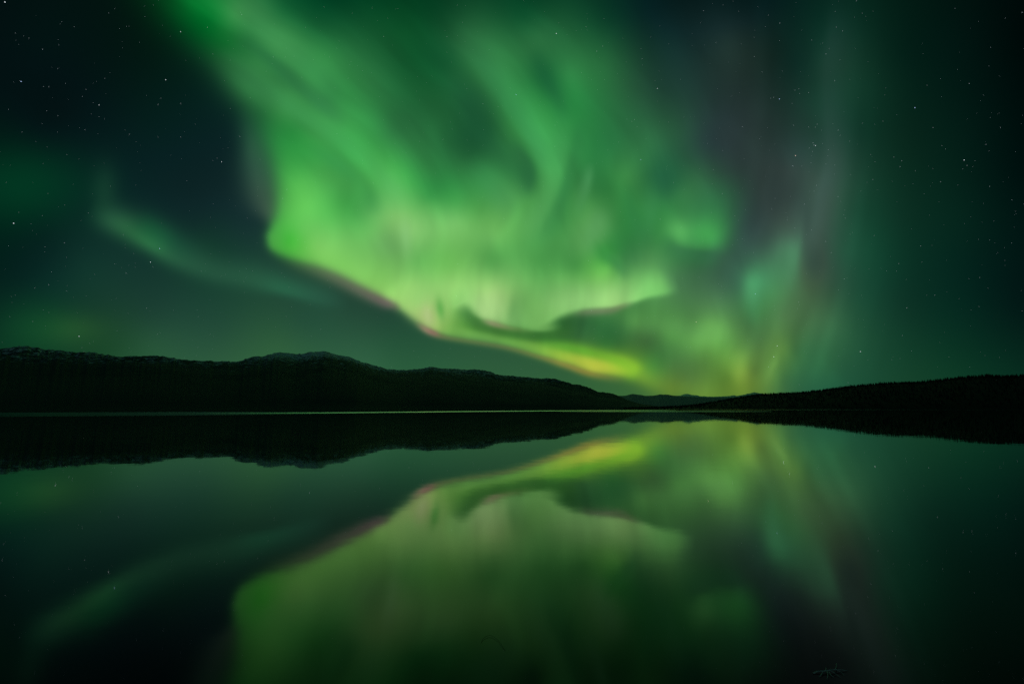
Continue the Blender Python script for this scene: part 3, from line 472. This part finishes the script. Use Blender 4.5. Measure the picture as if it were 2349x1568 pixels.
# ---------------------------------------------------------------- the lake
def water_mat(name, rough, slope, tint, edge_gain):
    m, n, l = new_mat(name); out = n.new('ShaderNodeOutputMaterial')
    gl = n.new('ShaderNodeBsdfGlossy'); gl.distribution = 'GGX'; gl.inputs['Roughness'].default_value = rough; gl.inputs['Color'].default_value = (*tint, 1)
    df = n.new('ShaderNodeBsdfDiffuse'); df.inputs['Color'].default_value = (.006, .005, .008, 1)
    g = n.new('ShaderNodeNewGeometry'); acc = None
    for sc, am, st_ in ((.22, slope * .45, (1, 1.6, 1)), (1.3, slope, (1, 1.4, 1)), (6.0, slope * .6, (1, 1.2, 1))):
        mp = n.new('ShaderNodeMapping'); mp.inputs['Scale'].default_value = st_; l.new(g.outputs['Position'], mp.inputs[0])
        nz = n.new('ShaderNodeTexNoise'); nz.inputs['Scale'].default_value = sc; nz.inputs['Detail'].default_value = 2; l.new(mp.outputs[0], nz.inputs['Vector'])
        s1 = n.new('ShaderNodeVectorMath'); s1.operation = 'SUBTRACT'; l.new(nz.outputs['Color'], s1.inputs[0]); s1.inputs[1].default_value = (.5, .5, .5)
        s2 = n.new('ShaderNodeVectorMath'); s2.operation = 'MULTIPLY'; l.new(s1.outputs[0], s2.inputs[0]); s2.inputs[1].default_value = (am * 2, am * 2, 0)
        if acc is None: acc = s2
        else:
            s3 = n.new('ShaderNodeVectorMath'); s3.operation = 'ADD'; l.new(acc.outputs[0], s3.inputs[0]); l.new(s2.outputs[0], s3.inputs[1]); acc = s3
    s4 = n.new('ShaderNodeVectorMath'); s4.operation = 'ADD'; l.new(acc.outputs[0], s4.inputs[0]); s4.inputs[1].default_value = (0, 0, 1)
    nn = n.new('ShaderNodeVectorMath'); nn.operation = 'NORMALIZE'; l.new(s4.outputs[0], nn.inputs[0]); l.new(nn.outputs[0], gl.inputs['Normal'])
    lw = n.new('ShaderNodeLayerWeight'); lw.inputs['Blend'].default_value = .5
    fc = n.new('ShaderNodeFloatCurve'); c = fc.mapping.curves[0]
    pts = [(0, .02), (.36, .03), (.5, .034), (.56, .058), (.625, .11), (.75, .30), (.809, .47), (.8955, .74), (1, .96)]
    c.points[0].location = pts[0]; c.points[1].location = pts[-1]
    for p_ in pts[1:-1]: c.points.new(*p_)
    fc.mapping.update(); l.new(lw.outputs['Facing'], fc.inputs['Value'])
    ml = n.new('ShaderNodeMath'); ml.operation = 'MULTIPLY'; ml.use_clamp = True; l.new(fc.outputs[0], ml.inputs[0]); ml.inputs[1].default_value = edge_gain
    mx = n.new('ShaderNodeMixShader'); l.new(ml.outputs[0], mx.inputs[0]); l.new(df.outputs[0], mx.inputs[1]); l.new(gl.outputs[0], mx.inputs[2]); l.new(mx.outputs[0], out.inputs['Surface'])
    return m
M_LAKE = water_mat('calm_lake_water', .022, .0024, (1, 1, 1), 1.0)
lv = [(-31000, 1.2, 0), (31000, 1.2, 0), (31000, 27000, 0), (-31000, 27000, 0)]
o = mesh_obj('lake', lv, [(0, 1, 2, 3)], M_LAKE, smooth=False); tag(o, 'mirror calm dark lake', None, None, 'structure')
M_RUFFLE = water_mat('ruffled_water', .30, .05, (1, 1, 1), 1.0); M_BREEZE = water_mat('lightly_ruffled_water', .12, .012, (1, 1, 1), 1.0)
def ruffle(rows, label, mat=M_RUFFLE):
    P = spline(rows, 14); v = []; zz = .006 if mat is M_RUFFLE else .002
    for x, y0, y1 in P:
        for y in (y0, y1):
            d = chart_dir(x * .91758, y * .91758); s = (EYE - zz) / -d[2]; v.append((d[0] * s, d[1] * s, zz))
    n_ = len(P); o = mesh_obj('ruffled_water', v, [(2 * i, 2 * i + 2, 2 * i + 3, 2 * i + 1) for i in range(n_ - 1)], mat, smooth=False)
    tag(o, label, None, None, 'structure')
ruffle([(-260, 1031.5, 1042), (0, 1031, 1041), (430, 1029.4, 1038), (700, 1029.3, 1035), (900, 1029.2, 1031.2), (1100, 1028.3, 1028.6)], 'faintly ruffled strip of water off the left shore', M_BREEZE)
ruffle([(480, 1033.0, 1033.3), (620, 1032, 1033), (740, 1031, 1032.6), (850, 1030.0, 1032.4), (960, 1028.9, 1031), (1050, 1028.2, 1030.2), (1200, 1026.8, 1028.6), (1400, 1025.6, 1027.1), (1600, 1025.0, 1026.1), (1690, 1025.2, 1025.5)], 'bright wind ruffled streak of water before the dark mountain')
ruffle([(1400, 1028.2, 1028.4), (1600, 1027.5, 1028.5), (1750, 1027.5, 1028.4), (1850, 1027.7, 1028.3), (1930, 1027.9, 1028.1)], 'thin ruffled streak of water in the middle of the lake')
ruffle([(1500, 1024.0, 1024.1), (1850, 1023.5, 1023.8), (2200, 1023.4, 1023.7), (2620, 1023.6, 1023.8)], 'hairline of ruffled water under the wooded hill', M_BREEZE)

# ---------------------------------------------------------------- shore under the camera, out of the picture
ny, nx = 40, 120; ys = np.linspace(-60, 2.4, ny)[:, None]; xs = np.linspace(-70, 70, nx)[None]
zz = -.12 * (ys - 1.9) - .02 + .12 * (fbm(xs * .8 + 0 * ys, ys * .8 + 0 * xs, 51, 4) - .5); zz = np.minimum(zz, .45 + .1 * fbm(xs * .3 + 0 * ys, ys * .3 + 0 * xs, 52, 3))
f, _ = grid_faces(ny, nx)
m, n, l = new_mat('shore_gravel'); out = n.new('ShaderNodeOutputMaterial'); b = n.new('ShaderNodeBsdfPrincipled'); b.inputs['Roughness'].default_value = .9
nt = n.new('ShaderNodeTexNoise'); nt.inputs['Scale'].default_value = 22; nt.inputs['Detail'].default_value = 6; g = n.new('ShaderNodeNewGeometry'); l.new(g.outputs['Position'], nt.inputs['Vector'])
cr = n.new('ShaderNodeValToRGB'); cr.color_ramp.elements[0].color = (.03, .03, .03, 1); cr.color_ramp.elements[1].color = (.2, .19, .18, 1); l.new(nt.outputs[0], cr.inputs[0]); l.new(cr.outputs[0], b.inputs['Base Color']); l.new(b.outputs[0], out.inputs['Surface'])
o = mesh_obj('shore', np.stack([xs + 0 * ys, ys + 0 * xs, zz], -1).reshape(-1, 3), f, m); tag(o, 'gravel shore of the lake', None, None, 'structure')

# ---------------------------------------------------------------- twigs at the water's surface
def tube(path, radii, sides=6):
    path = np.asarray(path, float); v, f = [], []
    for i, p_ in enumerate(path):
        t = path[min(i + 1, len(path) - 1)] - path[max(i - 1, 0)]; t /= np.linalg.norm(t)
        a = np.cross(t, (.3, .5, .81)); a /= np.linalg.norm(a); b_ = np.cross(t, a)
        for k in range(sides):
            w = 2 * math.pi * k / sides; v.append(p_ + radii[i] * (a * math.cos(w) + b_ * math.sin(w)))
    for i in range(len(path) - 1):
        for k in range(sides):
            k2 = (k + 1) % sides; f.append((i * sides + k, i * sides + k2, (i + 1) * sides + k2, (i + 1) * sides + k))
    f += [tuple(range(sides))[::-1], tuple(range((len(path) - 1) * sides, len(path) * sides))]
    return v, f
def on_water(x, y):
    d = chart_dir(x * .91758, y * .91758); s = EYE / -d[2]; return np.array([d[0] * s, d[1] * s, 0.0])
def wood_mat(name, dark, pale):
    m, n, l = new_mat(name); out = n.new('ShaderNodeOutputMaterial'); b = n.new('ShaderNodeBsdfPrincipled'); b.inputs['Roughness'].default_value = .85
    g = n.new('ShaderNodeNewGeometry'); nt = n.new('ShaderNodeTexNoise'); nt.inputs['Scale'].default_value = 60; nt.inputs['Detail'].default_value = 4; l.new(g.outputs['Position'], nt.inputs['Vector'])
    cr = n.new('ShaderNodeValToRGB'); cr.color_ramp.elements[0].position = .35; cr.color_ramp.elements[0].color = (*dark, 1); cr.color_ramp.elements[1].position = .65; cr.color_ramp.elements[1].color = (*pale, 1)
    l.new(nt.outputs[0], cr.inputs[0]); l.new(cr.outputs[0], b.inputs['Base Color']); l.new(b.outputs[0], out.inputs['Surface']); return m
# a bent dark stalk: it is bent and floats on the surface
stalk = spline(np.array([on_water(x, y) + np.array([0, 0, z]) for x, y, z in [(1203, 1611, -.004), (1207, 1598, .006), (1225, 1590, .009), (1243, 1600, .008), (1256, 1616, .006), (1266, 1630, -.003)]]), 5)
v, f = tube(stalk, np.linspace(.0014, .0008, len(stalk))); o = mesh_obj('reed_stalk', v, f, wood_mat('dark_reed', (.012, .012, .010), (.03, .028, .02)))
tag(o, 'thin dark bent reed stalk floating on the lake at bottom centre', 'reed')
# a pale bare branch lying at the surface
bw = wood_mat('bleached_wood', (.35, .35, .35), (.6, .6, .6)); root = bpy.data.objects.new('bare_branch', None); COL.objects.link(root)
c0 = on_water(2072, 1684); root.location = tuple(c0); tag(root, 'pale bare forked branch lying in the water at bottom right', 'branch')
def local(pts): return [on_water(x, y) - c0 + np.array([0, 0, z]) for x, y, z in pts]
def limb(name, pts, r0, r1, parent=root):
    P = spline(np.array(local(pts)), 6); v, f = tube(P, np.linspace(r0, r1, len(P))); o = mesh_obj(name, v, f, bw); o.parent = parent; return o
limb('main_stem', [(2034, 1683, .004), (2046, 1680.5, .010), (2062, 1681, .014), (2080, 1679, .016), (2096, 1677, .012), (2118, 1676.5, .004)], .0045, .002)
for pts in ([(2064, 1681, .014), (2066, 1674, .012), (2064, 1669, .006)], [(2088, 1678, .014), (2092, 1668, .012), (2091, 1658, .004)], [(2068, 1681, .014), (2070, 1690, .01), (2068, 1699, .003)],
            [(2076, 1680, .014), (2085, 1684, .012), (2096, 1690, .006), (2102, 1694, .002)], [(2058, 1681, .012), (2054, 1688, .008), (2048, 1692, .003)], [(2092, 1678, .012), (2104, 1682, .008), (2110, 1688, .003)], [(2072, 1681, .012), (2078, 1689, .008), (2086, 1693, .003)]):
    limb('twig', pts, .0026, .0012)
